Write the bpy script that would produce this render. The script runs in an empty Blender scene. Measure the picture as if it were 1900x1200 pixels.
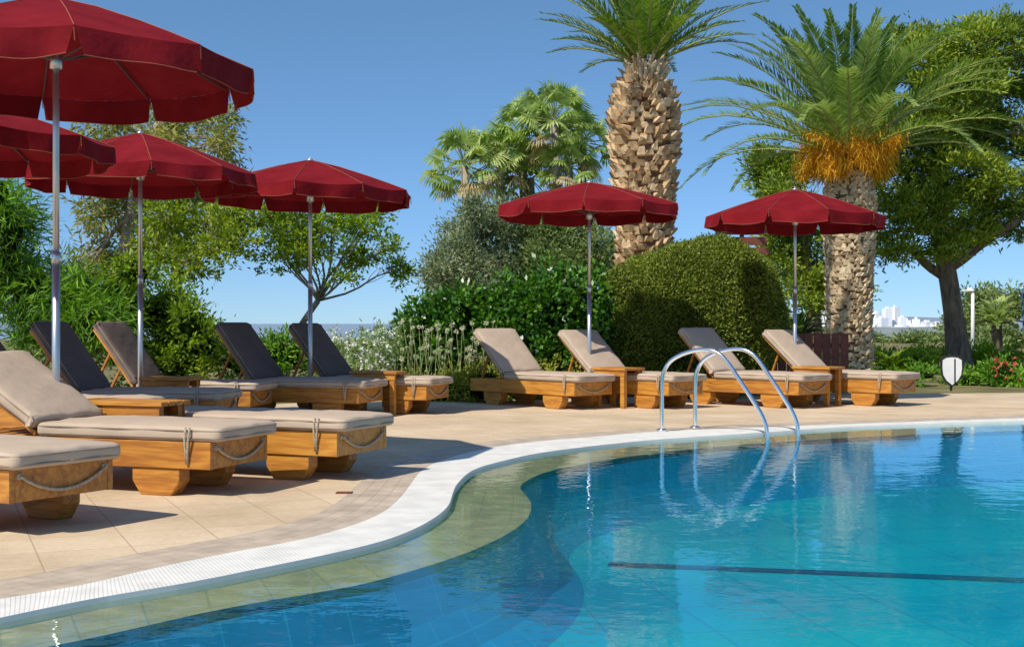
import bpy, bmesh, math, random
import numpy as np
from mathutils import Vector, Matrix
from mathutils.geometry import tessellate_polygon
random.seed(7); rng=np.random.default_rng(7)
S=bpy.context.scene
R=math.radians
# ------------------------------------------------------------------ helpers
def link(o,parent=None):
    S.collection.objects.link(o)
    if parent: o.parent=parent
    return o
def empty(name,loc=(0,0,0),rz=0,sc=1):
    e=bpy.data.objects.new(name,None); e.location=loc; e.rotation_euler=(0,0,rz); e.scale=(sc,sc,sc)
    e.empty_display_size=.1
    return link(e)
class MB:
    def __init__(s): s.v=[];s.f=[]
    def add(s,v,f):
        n=len(s.v); s.v+= [tuple(a) for a in v]; s.f+=[tuple(i+n for i in q) for q in f]
    def box(s,x0,x1,y0,y1,z0,z1,M=None):
        v=[Vector(p) for p in [(x0,y0,z0),(x1,y0,z0),(x1,y1,z0),(x0,y1,z0),(x0,y0,z1),(x1,y0,z1),(x1,y1,z1),(x0,y1,z1)]]
        if M: v=[M@p for p in v]
        s.add(v,[(0,3,2,1),(4,5,6,7),(0,1,5,4),(1,2,6,5),(2,3,7,6),(3,0,4,7)])
    def tube(s,pts,rad,n=8,cap=True):
        pts=[Vector(p) for p in pts]
        if not hasattr(rad,'__len__'): rad=[rad]*len(pts)
        rings=[];up=None
        for i,p in enumerate(pts):
            d=(pts[min(i+1,len(pts)-1)]-pts[max(i-1,0)]).normalized()
            if up is None:
                up=Vector((0,0,1)) if abs(d.z)<.9 else Vector((1,0,0))
            a=(up-d*up.dot(d)).normalized(); b=d.cross(a); up=a
            rings.append([p+(a*math.cos(2*math.pi*k/n)+b*math.sin(2*math.pi*k/n))*rad[i] for k in range(n)])
        v=[q for r in rings for q in r]; f=[]
        for i in range(len(pts)-1):
            for k in range(n):
                f.append((i*n+k,i*n+(k+1)%n,(i+1)*n+(k+1)%n,(i+1)*n+k))
        if cap:
            f.append(tuple(range(n))[::-1]); f.append(tuple((len(pts)-1)*n+k for k in range(n)))
        s.add(v,f)
    def mesh(s,name,mat,smooth=False):
        m=bpy.data.meshes.new(name); m.from_pydata(s.v,[],s.f)
        if smooth: m.polygons.foreach_set('use_smooth',[True]*len(m.polygons))
        m.materials.append(mat); m.update(); return m
    def obj(s,name,mat,parent=None,smooth=False,bevel=0):
        o=link(bpy.data.objects.new(name,s.mesh(name,mat,smooth)),parent)
        if bevel:
            b=o.modifiers.new('b','BEVEL'); b.width=bevel; b.segments=2; b.limit_method='ANGLE'
        return o
class LB:
    """leaf builder: rhombus leaves"""
    def __init__(s): s.c=[];s.u=[];s.w=[];s.L=[];s.W=[];s.r=[]
    def add(s,c,u,w,L,W,r):
        n=len(c)
        u=u/np.maximum(np.linalg.norm(u,axis=1,keepdims=True),1e-6)
        w=w-u*(w*u).sum(1,keepdims=True); w=w/np.maximum(np.linalg.norm(w,axis=1,keepdims=True),1e-6)
        s.c.append(c);s.u.append(u);s.w.append(w)
        s.L.append(np.broadcast_to(L,(n,)).astype(float));s.W.append(np.broadcast_to(W,(n,)).astype(float));s.r.append(np.broadcast_to(r,(n,)).astype(float))
    def obj(s,name,mat,parent=None):
        c=np.concatenate(s.c);u=np.concatenate(s.u);w=np.concatenate(s.w)
        L=np.concatenate(s.L)[:,None];W=np.concatenate(s.W)[:,None];r=np.concatenate(s.r)
        n=len(c); V=np.empty((n,4,3),dtype=np.float32)
        V[:,0]=c; V[:,1]=c+u*L*.42+w*W*.5; V[:,2]=c+u*L; V[:,3]=c+u*L*.42-w*W*.5
        m=bpy.data.meshes.new(name)
        m.vertices.add(n*4); m.vertices.foreach_set('co',V.ravel())
        m.loops.add(n*4); m.loops.foreach_set('vertex_index',np.arange(n*4,dtype=np.int32))
        m.polygons.add(n); m.polygons.foreach_set('loop_start',np.arange(0,n*4,4,dtype=np.int32))
        a=m.attributes.new('rnd','FLOAT','FACE'); a.data.foreach_set('value',np.clip(r,0,1).astype(np.float32))
        m.update(calc_edges=True); m.materials.append(mat)
        return link(bpy.data.objects.new(name,m),parent)
def rdir(n):
    v=rng.normal(size=(n,3)); return v/np.linalg.norm(v,axis=1,keepdims=True)
# ------------------------------------------------------------------ materials
def newmat(name):
    m=bpy.data.materials.new(name); m.use_nodes=True; nt=m.node_tree
    return m,nt,nt.nodes['Principled BSDF'],nt.nodes['Material Output']
def N(nt,t,**k):
    n=nt.nodes.new(t)
    for a,b in k.items():
        if a in n.inputs.keys(): n.inputs[a].default_value=b
        else: setattr(n,a,b)
    return n
def ramp(nt,stops,fac=None):
    r=nt.nodes.new('ShaderNodeValToRGB'); e=r.color_ramp.elements
    while len(e)<len(stops): e.new(.5)
    for x,(p,c) in zip(e,stops): x.position=p; x.color=(*c,1)
    if fac is not None: nt.links.new(fac,r.inputs[0])
    return r
def coords(nt,kind='Object',scale=(1,1,1),rot=(0,0,0)):
    t=nt.nodes.new('ShaderNodeTexCoord'); mp=nt.nodes.new('ShaderNodeMapping')
    mp.inputs['Scale'].default_value=scale; mp.inputs['Rotation'].default_value=rot
    nt.links.new(t.outputs[kind],mp.inputs[0]); return mp.outputs[0]
def simple(name,col,rough=.6,metal=0,var=.15,scale=8,bump=0,bscale=60,spec=.4):
    m,nt,p,o=newmat(name); c=coords(nt)
    n=N(nt,'ShaderNodeTexNoise',Scale=scale,Detail=5.0); nt.links.new(c,n.inputs[0])
    r=ramp(nt,[(.3,tuple(x*(1-var) for x in col)),(.7,tuple(min(1,x*(1+var)) for x in col))],n.outputs[0])
    nt.links.new(r.outputs[0],p.inputs['Base Color'])
    p.inputs['Roughness'].default_value=rough; p.inputs['Metallic'].default_value=metal; p.inputs['Specular IOR Level'].default_value=spec
    if bump:
        n2=N(nt,'ShaderNodeTexNoise',Scale=bscale,Detail=4.0); nt.links.new(c,n2.inputs[0])
        b=N(nt,'ShaderNodeBump',Strength=bump,Distance=.01); nt.links.new(n2.outputs[0],b.inputs['Height']); nt.links.new(b.outputs[0],p.inputs['Normal'])
    return m
def leafmat(name,stops,trans=.3,nscale=1.5,rough=.55,spec=.35,gain=1.25):
    stops=[(p,tuple(min(.8,x*gain) for x in c)) for p,c in stops]
    m,nt,p,o=newmat(name)
    at=N(nt,'ShaderNodeAttribute',attribute_name='rnd')
    c=coords(nt); n=N(nt,'ShaderNodeTexNoise',Scale=nscale,Detail=3.0); nt.links.new(c,n.inputs[0])
    mx=N(nt,'ShaderNodeMath',operation='MULTIPLY_ADD'); nt.links.new(n.outputs[0],mx.inputs[0]); mx.inputs[1].default_value=.8
    sub=N(nt,'ShaderNodeMath',operation='MULTIPLY_ADD'); nt.links.new(at.outputs['Fac'],sub.inputs[0]); sub.inputs[1].default_value=.7; sub.inputs[2].default_value=-.22
    nt.links.new(sub.outputs[0],mx.inputs[2])
    r=ramp(nt,stops,mx.outputs[0])
    nt.links.new(r.outputs[0],p.inputs['Base Color']); p.inputs['Roughness'].default_value=rough; p.inputs['Specular IOR Level'].default_value=spec
    t=N(nt,'ShaderNodeBsdfTranslucent'); hs=N(nt,'ShaderNodeHueSaturation',Saturation=1.15,Value=1.5); nt.links.new(r.outputs[0],hs.inputs['Color']); nt.links.new(hs.outputs[0],t.inputs[0])
    ms=N(nt,'ShaderNodeMixShader'); ms.inputs[0].default_value=trans
    nt.links.new(p.outputs[0],ms.inputs[1]); nt.links.new(t.outputs[0],ms.inputs[2]); nt.links.new(ms.outputs[0],o.inputs[0])
    return m
def barkmat(name,a,b,scale=6,stretch=.25,bump=.6):
    m,nt,p,o=newmat(name); c=coords(nt,scale=(1,1,stretch))
    n=N(nt,'ShaderNodeTexNoise',Scale=scale,Detail=8.0,Roughness=.7); nt.links.new(c,n.inputs[0])
    r=ramp(nt,[(.35,a),(.68,b)],n.outputs[0]); nt.links.new(r.outputs[0],p.inputs['Base Color']); p.inputs['Roughness'].default_value=.85
    bp=N(nt,'ShaderNodeBump',Strength=bump,Distance=.04); nt.links.new(n.outputs[0],bp.inputs['Height']); nt.links.new(bp.outputs[0],p.inputs['Normal'])
    return m
def woodmat(name,a,b,c3):
    m,nt,p,o=newmat(name); c=coords(nt,scale=(1.2,9,9))
    n=N(nt,'ShaderNodeTexNoise',Scale=2.2,Detail=6.0,Distortion=1.2); nt.links.new(c,n.inputs[0])
    c2=coords(nt,scale=(2.5,60,60)); n2=N(nt,'ShaderNodeTexNoise',Scale=1.5,Detail=3.0); nt.links.new(c2,n2.inputs[0])
    oi=N(nt,'ShaderNodeObjectInfo')
    ad=N(nt,'ShaderNodeMath',operation='MULTIPLY_ADD'); nt.links.new(n2.outputs[0],ad.inputs[0]); ad.inputs[1].default_value=.35; nt.links.new(n.outputs[0],ad.inputs[2])
    ad2=N(nt,'ShaderNodeMath',operation='MULTIPLY_ADD'); nt.links.new(oi.outputs['Random'],ad2.inputs[0]); ad2.inputs[1].default_value=.16; nt.links.new(ad.outputs[0],ad2.inputs[2])
    r=ramp(nt,[(.42,a),(.68,b),(.92,c3)],ad2.outputs[0])
    cv=coords(nt,scale=(2.2,7,7)); vo=N(nt,'ShaderNodeTexVoronoi',Scale=1.3); nt.links.new(cv,vo.inputs[0])
    kr=ramp(nt,[(.05,(.35,.25,.2)),(.13,(1,1,1))],vo.outputs['Distance'])
    mx=N(nt,'ShaderNodeMixRGB',blend_type='MULTIPLY'); mx.inputs[0].default_value=.75
    nt.links.new(r.outputs[0],mx.inputs[1]); nt.links.new(kr.outputs[0],mx.inputs[2])
    nt.links.new(mx.outputs[0],p.inputs['Base Color']); p.inputs['Roughness'].default_value=.5
    bp=N(nt,'ShaderNodeBump',Strength=.25,Distance=.004); nt.links.new(n2.outputs[0],bp.inputs['Height']); nt.links.new(bp.outputs[0],p.inputs['Normal'])
    return m
M_wood=woodmat('pine_wood',(.60,.30,.055),(.50,.215,.03),(.33,.12,.018))
M_brown=simple('brown_wood',(.16,.045,.025),.6,var=.25)
M_cush=simple('taupe_canvas',(.48,.375,.28),.9,var=.07,scale=5,bump=.45,bscale=12,spec=.1)
M_cush_shade=simple('shaded_taupe_canvas',(.15,.118,.10),.9,var=.1,scale=5,bump=.45,bscale=12,spec=.1)  # same canvas, with the shade on the left backrests put into its colour
M_pipe=simple('cushion_piping',(.30,.235,.18),.9)
M_rope=simple('rope',(.42,.34,.24),.9,var=.3,scale=80,bump=.5,bscale=120)
M_steel=simple('stainless_steel',(.80,.80,.79),.16,1.0,var=.04)
M_alu=simple('aluminium_pole',(.55,.56,.57),.35,.8,var=.06)
M_white=simple('white_paint',(.75,.75,.72),.5,var=.05)
M_black=simple('black_paint',(.02,.02,.02),.5)
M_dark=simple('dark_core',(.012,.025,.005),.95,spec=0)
def redmat():
    m,nt,p,o=newmat('red_canvas'); c=coords(nt)
    n=N(nt,'ShaderNodeTexNoise',Scale=3.5,Detail=5.0); nt.links.new(c,n.inputs[0])
    r=ramp(nt,[(.3,(.165,.004,.008)),(.75,(.24,.010,.015))],n.outputs[0])
    nt.links.new(r.outputs[0],p.inputs['Base Color']); p.inputs['Roughness'].default_value=.85; p.inputs['Specular IOR Level'].default_value=.14
    n2=N(nt,'ShaderNodeTexNoise',Scale=4.0,Detail=4.0); nt.links.new(c,n2.inputs[0])
    b=N(nt,'ShaderNodeBump',Strength=.55,Distance=.04); nt.links.new(n2.outputs[0],b.inputs['Height']); nt.links.new(b.outputs[0],p.inputs['Normal'])
    t=N(nt,'ShaderNodeBsdfTranslucent'); nt.links.new(r.outputs[0],t.inputs[0])
    ms=N(nt,'ShaderNodeMixShader'); ms.inputs[0].default_value=.12
    nt.links.new(p.outputs[0],ms.inputs[1]); nt.links.new(t.outputs[0],ms.inputs[2]); nt.links.new(ms.outputs[0],o.inputs[0]); return m
M_red=redmat(); M_trim=simple('tan_piping',(.28,.08,.04),.8); M_rib=simple('rib_metal',(.10,.05,.05),.5)
# ------------------------------------------------------------------ camera, light, sky
cd=bpy.data.cameras.new('camera'); cam=link(bpy.data.objects.new('camera',cd)); S.camera=cam
cd.sensor_width=36; cd.lens=45.47; cd.clip_end=60000; cam.location=(0,0,1.05); cam.rotation_euler=(R(90),0,0)
EL=R(48); tosun=Vector((-.65*math.cos(EL),-.76*math.cos(EL),math.sin(EL)))
sd=bpy.data.lights.new('sun','SUN'); sd.energy=5.0; sd.angle=R(.5); sd.color=(1,.935,.82)
so=link(bpy.data.objects.new('sun',sd)); so.rotation_euler=tosun.to_track_quat('Z','Y').to_euler(); so.location=(-20,-30,30)
w=bpy.data.worlds.new('World'); S.world=w; w.use_nodes=True; nt=w.node_tree
sk=nt.nodes.new('ShaderNodeTexSky'); sk.sky_type='NISHITA'; sk.sun_disc=False; sk.sun_elevation=EL; sk.sun_rotation=math.atan2(tosun.x,tosun.y)
sk.altitude=0; sk.air_density=1.0; sk.dust_density=.3; sk.ozone_density=1.6
tc=nt.nodes.new('ShaderNodeTexCoord'); mp=nt.nodes.new('ShaderNodeMapping'); mp.inputs['Scale'].default_value=(1,1,1.5); mp.inputs['Location'].default_value=(0,0,.055)
nt.links.new(tc.outputs['Generated'],mp.inputs[0]); nm=nt.nodes.new('ShaderNodeVectorMath'); nm.operation='NORMALIZE'; nt.links.new(mp.outputs[0],nm.inputs[0]); nt.links.new(nm.outputs[0],sk.inputs[0])
hs=nt.nodes.new('ShaderNodeHueSaturation'); hs.inputs['Saturation'].default_value=1.12; nt.links.new(sk.outputs[0],hs.inputs['Color'])
sx=nt.nodes.new('ShaderNodeSeparateXYZ'); nt.links.new(tc.outputs['Generated'],sx.inputs[0])
hz=ramp(nt,[(0,(.56,.69,.90)),(.10,(.70,.86,1.0)),(.26,(.86,.99,1.0))],sx.outputs[2])   # haze layer near the horizon
tn=nt.nodes.new('ShaderNodeMixRGB'); tn.blend_type='MULTIPLY'; tn.inputs[0].default_value=1; nt.links.new(hz.outputs[0],tn.inputs[2]); nt.links.new(hs.outputs[0],tn.inputs[1])
bg=nt.nodes['Background']; bg.inputs[1].default_value=.148; nt.links.new(tn.outputs[0],bg.inputs[0])
S.view_settings.view_transform='Standard'; S.view_settings.look='None'; S.view_settings.exposure=0
# ------------------------------------------------------------------ pool curves
O=[(-1.956,4.94),(-1.732,5.20),(-1.517,5.60),(-1.25,6.0),(-1.024,6.30),(-.84,6.72),(-.72,7.20),(-.673,7.87),(-.665,8.40),(-.642,9.33),(-.504,10.08),(-.226,10.86),(.241,11.56),(.75,12.0),(1.42,12.6),(2.45,13.06),(3.69,13.62),(5.70,14.4)]
Wt=[(-1.83,4.62),(-1.606,4.94),(-1.3125,5.25),(-1.05,5.60),(-.815,5.93),(-.604,6.30),(-.454,6.81),(-.37,7.41),(-.367,8.0),(-.356,8.54),(-.272,9.33),(-.042,9.96),(.219,10.5),(.694,11.1),(1.32,11.72),(2.33,12.41),(3.59,13.26),(5.54,14.0)]
I=[(-1.62,4.10),(-1.37,4.38),(-1.09,4.755),(-.742,5.09),(-.553,5.30),(-.244,5.86),(-.027,6.46),(.089,7.09),(.113,7.75),(.069,8.26),(.065,8.69),(.24,9.49),(.643,10.28),(1.24,11.05),(2.23,11.9),(3.4,12.6),(5.3,13.4)]
I=[(x*k,y*k) for (x,y) in I for k in [1+.05*max(0,min(1,(10.5-y)/4))]]
def dense(P,n):
    P=np.array(P,float); Q=[]
    for i in range(len(P)-1):
        a=P[max(i-1,0)];b=P[i];c=P[i+1];d=P[min(i+2,len(P)-1)]
        for t in np.linspace(0,1,12,endpoint=False):
            Q.append(.5*((2*b)+(-a+c)*t+(2*a-5*b+4*c-d)*t*t+(-a+3*b-3*c+d)*t**3))
    Q.append(P[-1]); Q=np.array(Q)
    for _ in range(10): Q[1:-1]=.25*Q[:-2]+.5*Q[1:-1]+.25*Q[2:]
    s=np.r_[0,np.cumsum(np.linalg.norm(np.diff(Q,axis=0),axis=1))]; x=np.linspace(0,s[-1],n)
    return np.c_[np.interp(x,s,Q[:,0]),np.interp(x,s,Q[:,1])]
ext=[(7.5,14.6),(10,15.1),(13,15.2),(16,14),(18,11),(18.5,5),(18,-3),(14,-6),(4,-7),(-6,-6.5),(-10,-4),(-11,0),(-9.5,2.6),(-6.5,3.0),(-4.2,3.3),(-2.9,3.8)]
def loopof(main,off):
    m=dense(main,170); e=np.array(ext,float); ctr=np.array([4,3.])
    d=e-ctr; d/=np.linalg.norm(d,axis=1,keepdims=True); e=e+d*off
    e2=dense([tuple(m[-1])]+[tuple(x) for x in e]+[tuple(m[0])],90)[1:-1]
    return np.r_[m,e2]
LO=loopof(O,.32); LW=loopof(Wt,0); LI=loopof(I,-.5)
def normals(L):
    t=np.roll(L,-1,0)-np.roll(L,1,0); t/=np.linalg.norm(t,axis=1,keepdims=True); return np.c_[-t[:,1],t[:,0]]
nrm=normals(LO)
def smooth(L,k):
    L=L.copy()
    for _ in range(k): L=.25*np.roll(L,1,0)+.5*L+.25*np.roll(L,-1,0)
    return L
LC=smooth(LO+nrm*.34,6)
def strip(name,A,za,B,zb,mat,parent=None,v0=0,sm=False):
    n=len(A); v=[(a[0],a[1],za) for a in A]+[(b[0],b[1],zb) for b in B]
    f=[(i,(i+1)%n,n+(i+1)%n,n+i) for i in range(n)]
    m=bpy.data.meshes.new(name); m.from_pydata(v,[],f); uv=m.uv_layers.new(name='UVMap')
    s=np.r_[0,np.cumsum(np.linalg.norm(np.roll(A,-1,0)-A,axis=1))]
    wd=np.sqrt(((A-B)**2).sum(1)+(za-zb)**2)+v0
    for p in m.polygons:
        i=p.index; j=(i+1)%n; vals=[(s[i],v0),(s[i+1],v0),(s[i+1],wd[j]),(s[i],wd[i])]
        for li,q in zip(p.loop_indices,vals): uv.data[li].uv=q
    m.materials.append(mat); return link(bpy.data.objects.new(name,m),parent)
def polyobj(name,loops,z,mat,parent=None):
    vl=[[Vector((p[0],p[1],z)) for p in L] for L in loops]
    tr=tessellate_polygon(vl); v=[q for L in vl for q in L]
    m=bpy.data.meshes.new(name); m.from_pydata(v,[],tr)
    m.materials.append(mat); m.update()
    bm=bmesh.new(); bm.from_mesh(m)
    for f in bm.faces:
        if f.normal.z<0: f.normal_flip()
    bm.to_mesh(m); bm.free()
    return link(bpy.data.objects.new(name,m),parent)
# deck material
def deckmat():
    m,nt,p,o=newmat('deck_tiles'); c=coords(nt,rot=(0,0,R(-24)))
    br=N(nt,'ShaderNodeTexBrick',Scale=1.0); br.offset=0
    br.inputs['Color1'].default_value=(.70,.55,.39,1); br.inputs['Color2'].default_value=(.64,.50,.345,1); br.inputs['Mortar'].default_value=(.46,.35,.235,1)
    br.inputs['Mortar Size'].default_value=.004; br.inputs['Brick Width'].default_value=.42; br.inputs['Row Height'].default_value=.42; br.inputs['Mortar Smooth'].default_value=.2
    nt.links.new(c,br.inputs[0])
    n=N(nt,'ShaderNodeTexNoise',Scale=.9,Detail=8.0,Roughness=.65); nt.links.new(c,n.inputs[0])
    r=ramp(nt,[(.35,(.80,.77,.71)),(.6,(1.03,1.02,1.0))],n.outputs[0])
    n3=N(nt,'ShaderNodeTexNoise',Scale=26.,Detail=6.0,Roughness=.7); nt.links.new(c,n3.inputs[0])
    r3=ramp(nt,[(.3,(.88,.87,.85)),(.65,(1.03,1.03,1.03))],n3.outputs[0])
    a=N(nt,'ShaderNodeMixRGB',blend_type='MULTIPLY'); a.inputs[0].default_value=1; nt.links.new(br.outputs[0],a.inputs[1]); nt.links.new(r.outputs[0],a.inputs[2])
    b=N(nt,'ShaderNodeMixRGB',blend_type='MULTIPLY'); b.inputs[0].default_value=1; nt.links.new(a.outputs[0],b.inputs[1]); nt.links.new(r3.outputs[0],b.inputs[2])
    n4=N(nt,'ShaderNodeTexNoise',Scale=.55,Detail=9.0,Roughness=.7,Distortion=.8); nt.links.new(c,n4.inputs[0])
    r4=ramp(nt,[(.58,(1,1,1)),(.69,(.78,.63,.46))],n4.outputs[0])
    d=N(nt,'ShaderNodeMixRGB',blend_type='MULTIPLY'); d.inputs[0].default_value=.8; nt.links.new(b.outputs[0],d.inputs[1]); nt.links.new(r4.outputs[0],d.inputs[2])
    nt.links.new(d.outputs[0],p.inputs['Base Color']); p.inputs['Roughness'].default_value=.75; p.inputs['Specular IOR Level'].default_value=.25
    bp=N(nt,'ShaderNodeBump',Strength=.25,Distance=.004); nt.links.new(n3.outputs[0],bp.inputs['Height']); nt.links.new(bp.outputs[0],p.inputs['Normal'])
    return m
def uvbrick(name,c1,c2,mo,bw,rh,ms,rough=.6,off=0,noise=.15):
    m,nt,p,o=newmat(name); c=coords(nt,'UV')
    br=N(nt,'ShaderNodeTexBrick',Scale=1.0); br.offset=off
    for k,v in (('Color1',c1),('Color2',c2),('Mortar',mo)): br.inputs[k].default_value=(*v,1)
    br.inputs['Mortar Size'].default_value=ms; br.inputs['Brick Width'].default_value=bw; br.inputs['Row Height'].default_value=rh
    nt.links.new(c,br.inputs[0])
    oc=coords(nt); n=N(nt,'ShaderNodeTexNoise',Scale=6.,Detail=7.0); nt.links.new(oc,n.inputs[0])
    r=ramp(nt,[(.3,(1-noise,)*3),(.65,(1.03,)*3)],n.outputs[0])
    a=N(nt,'ShaderNodeMixRGB',blend_type='MULTIPLY'); a.inputs[0].default_value=1; nt.links.new(br.outputs[0],a.inputs[1]); nt.links.new(r.outputs[0],a.inputs[2])
    nt.links.new(a.outputs[0],p.inputs['Base Color']); p.inputs['Roughness'].default_value=rough
    bp=N(nt,'ShaderNodeBump',Strength=.3,Distance=.003); bp.invert=True; nt.links.new(br.outputs['Fac'],bp.inputs['Height']); nt.links.new(bp.outputs[0],p.inputs['Normal'])
    return m
M_cop=uvbrick('coping_stone',(.60,.48,.36),(.54,.43,.32),(.44,.35,.25),.16,.085,.004,noise=.28,off=.5)
M_grate=uvbrick('gutter_grating',(.84,.81,.74),(.82,.79,.72),(.60,.57,.50),.02,2.,.0022,noise=.16)
M_ledge=uvbrick('ledge_tiles',(.50,.37,.21),(.45,.335,.19),(.36,.27,.15),.3,.3,.006,rough=.4,noise=.35)
M_line=simple('navy_tiles',(.004,.02,.10),.3)
M_wall=uvbrick('pool_wall_tiles',(.0,.25,.50),(.0,.22,.47),(.02,.33,.56),.3,.3,.005,rough=.3,noise=.15)
def floormat():
    m,nt,p,o=newmat('pool_floor_tiles'); c=coords(nt,rot=(0,0,R(-11)))
    br=N(nt,'ShaderNodeTexBrick',Scale=1.0); br.offset=0
    br.inputs['Color1'].default_value=(.0,.37,.50,1); br.inputs['Color2'].default_value=(.0,.345,.48,1); br.inputs['Mortar'].default_value=(.01,.26,.42,1)
    br.inputs['Mortar Size'].default_value=.010; br.inputs['Brick Width'].default_value=.6; br.inputs['Row Height'].default_value=.6
    nt.links.new(c,br.inputs[0])
    n=N(nt,'ShaderNodeTexNoise',Scale=.5,Detail=5.0); nt.links.new(c,n.inputs[0])
    r=ramp(nt,[(.35,(.8,.78,.9)),(.65,(1.1,1.12,1.02))],n.outputs[0])
    a=N(nt,'ShaderNodeMixRGB',blend_type='MULTIPLY'); a.inputs[0].default_value=1; nt.links.new(br.outputs[0],a.inputs[1]); nt.links.new(r.outputs[0],a.inputs[2])
    nt.links.new(a.outputs[0],p.inputs['Base Color']); p.inputs['Roughness'].default_value=.4; return m
pool=empty('swimming_pool')
ni=normals(LI)
rings=[(LI,-.10),(smooth(LI-ni*.07,4),-.28),(smooth(LI-ni*.17,8),-.44),(smooth(LI-ni*.32,14),-.545),(smooth(LI-ni*.55,24),-.60)]
M_floor=floormat()
polyobj('floor',[rings[-1][0]],-.6,M_floor,pool)
strip('ledge',LW,-.045,LI,-.055,M_ledge,pool)
strip('edge_line',LI,-.055,LI+0,-.10,M_line,pool)
v0=0
for i in range(4):
    A,za=rings[i];B,zb=rings[i+1]; strip('wall',A,za,B,zb,M_wall if i<3 else M_floor,pool,v0); v0+=float(np.median(np.sqrt(((A-B)**2).sum(1)+(za-zb)**2)))
mb=MB(); 
a=np.array([.66,8.86]);b=np.array([9.,7.1]);d=(b-a)/np.linalg.norm(b-a);nn=np.array([-d[1],d[0]])*.075
mb.add([(*(a-nn),-.595),(*(b-nn),-.595),(*(b+nn),-.595),(*(a+nn),-.595)],[(0,1,2,3)])
mb.obj('lane_line',M_line,pool)
strip('gutter_lip',LW,0,LW,-.045,M_white,pool)
strip('gutter_grating',LW,0,LO,.0,M_grate,pool)
# water
def watermat():
    m,nt,p,o=newmat('water'); nt.nodes.remove(p); c=coords(nt,scale=(1,1.0,1))
    n=N(nt,'ShaderNodeTexNoise',Scale=2.0,Detail=3.0,Roughness=.55,Distortion=.6); nt.links.new(c,n.inputs[0])
    n2=N(nt,'ShaderNodeTexNoise',Scale=9.,Detail=2.5); nt.links.new(c,n2.inputs[0])
    b1=N(nt,'ShaderNodeBump',Strength=.13,Distance=.02); nt.links.new(n.outputs[0],b1.inputs['Height'])
    b2=N(nt,'ShaderNodeBump',Strength=.24,Distance=.006); nt.links.new(n2.outputs[0],b2.inputs['Height']); nt.links.new(b1.outputs[0],b2.inputs['Normal'])
    fr=N(nt,'ShaderNodeFresnel',IOR=1.33); nt.links.new(b2.outputs[0],fr.inputs['Normal'])
    ml=N(nt,'ShaderNodeMath',operation='MULTIPLY'); ml.inputs[1].default_value=.95; nt.links.new(fr.outputs[0],ml.inputs[0])
    t=N(nt,'ShaderNodeBsdfTransparent'); t.inputs[0].default_value=(.86,.98,.99,1)
    df=N(nt,'ShaderNodeBsdfDiffuse'); df.inputs[0].default_value=(.0,.42,.46,1)
    m0=N(nt,'ShaderNodeMixShader'); m0.inputs[0].default_value=.10; nt.links.new(t.outputs[0],m0.inputs[1]); nt.links.new(df.outputs[0],m0.inputs[2])
    g=N(nt,'ShaderNodeBsdfGlossy',Roughness=.01); g.inputs[0].default_value=(.80,.97,1,1); nt.links.new(b2.outputs[0],g.inputs['Normal'])
    ms=N(nt,'ShaderNodeMixShader'); nt.links.new(ml.outputs[0],ms.inputs[0]); nt.links.new(m0.outputs[0],ms.inputs[1]); nt.links.new(g.outputs[0],ms.inputs[2]); nt.links.new(ms.outputs[0],o.inputs[0]); return m
polyobj('pool_water',[LW],-.022,watermat())
# deck + coping
strip('pool_coping',LO,0,LC,0,M_cop)
deckout=[(-22,-14),(26,-14),(26,20.6),(14,20.4),(6,19.4),(3.5,18.7),(-1,18.1),(-2.5,17.4),(-4,16.0),(-6,15.0),(-22,14.4)]
polyobj('pool_deck_pavement',[deckout,LC],0,deckmat())
mb=MB()
for i in range(len(deckout)):
    a=deckout[i];b=deckout[(i+1)%len(deckout)]; mb.add([(*a,0),(*b,0),(*b,-.3),(*a,-.3)],[(0,1,2,3)])
mb.obj('deck_edge',M_cop)
mb=MB(); mb.box(-1.09,-.99,7.98,8.06,.001,.005); mb.obj('deck_drain',M_brown)
# ground / sea / hills
M_soil=simple('garden_soil',(.17,.15,.055),.95,var=.5,scale=.8,bump=.8,bscale=8)
inner=[(-21,-13),(25,-13),(25,19.5),(6,18.4),(-1,17.2),(-4,15.0),(-21,13.6)]
polyobj('garden_ground',[[(-120,-90),(150,-90),(150,110),(-120,75)],inner],-.05,M_soil)
mb=MB(); mb.add([(-60000,-5000,-12),(60000,-5000,-12),(60000,50000,-12),(-60000,50000,-12)],[(0,1,2,3)])
M_sea=simple('sea_water',(.22,.29,.39),.7,var=.06,scale=.002,spec=.15); mb.obj('sea',M_sea)  # pale blue: distance haze is painted into the sea colour
def hill(name,x0,x1,y0,y1,h,mat,seed,base=-12,freq=5):
    r=np.random.default_rng(seed); nx,ny=90,16; ph=r.uniform(0,6.28,8); v=[];f=[]
    for j in range(ny):
        for i in range(nx):
            u=i/(nx-1); t=j/(ny-1)
            hh=sum(math.sin(u*freq*(k+1)+ph[k])/(k+1.3) for k in range(7))*.22+.65
            e=min(1,u*5)*min(1,(1-u)*5+.8)
            v.append((x0+(x1-x0)*u,y0+(y1-y0)*t,base+(h-base)*max(0,hh)*e*math.sin(min(1,t*1.1)*math.pi*.5)))
    for j in range(ny-1):
        for i in range(nx-1): f.append((j*nx+i,j*nx+i+1,(j+1)*nx+i+1,(j+1)*nx+i))
    mb=MB(); mb.add(v,f); return mb.obj(name,mat,smooth=True)
M_hill=simple('distant_hill',(.21,.25,.31),.95,var=.25,scale=.02)  # bluish base colour has the atmospheric haze painted in
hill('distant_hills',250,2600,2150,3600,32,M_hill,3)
M_hill2=simple('near_hill',(.20,.23,.22),.95,var=.5,scale=.05)
hill('coastal_hill',90,1300,700,1500,-1.,M_hill2,9,freq=9)
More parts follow.
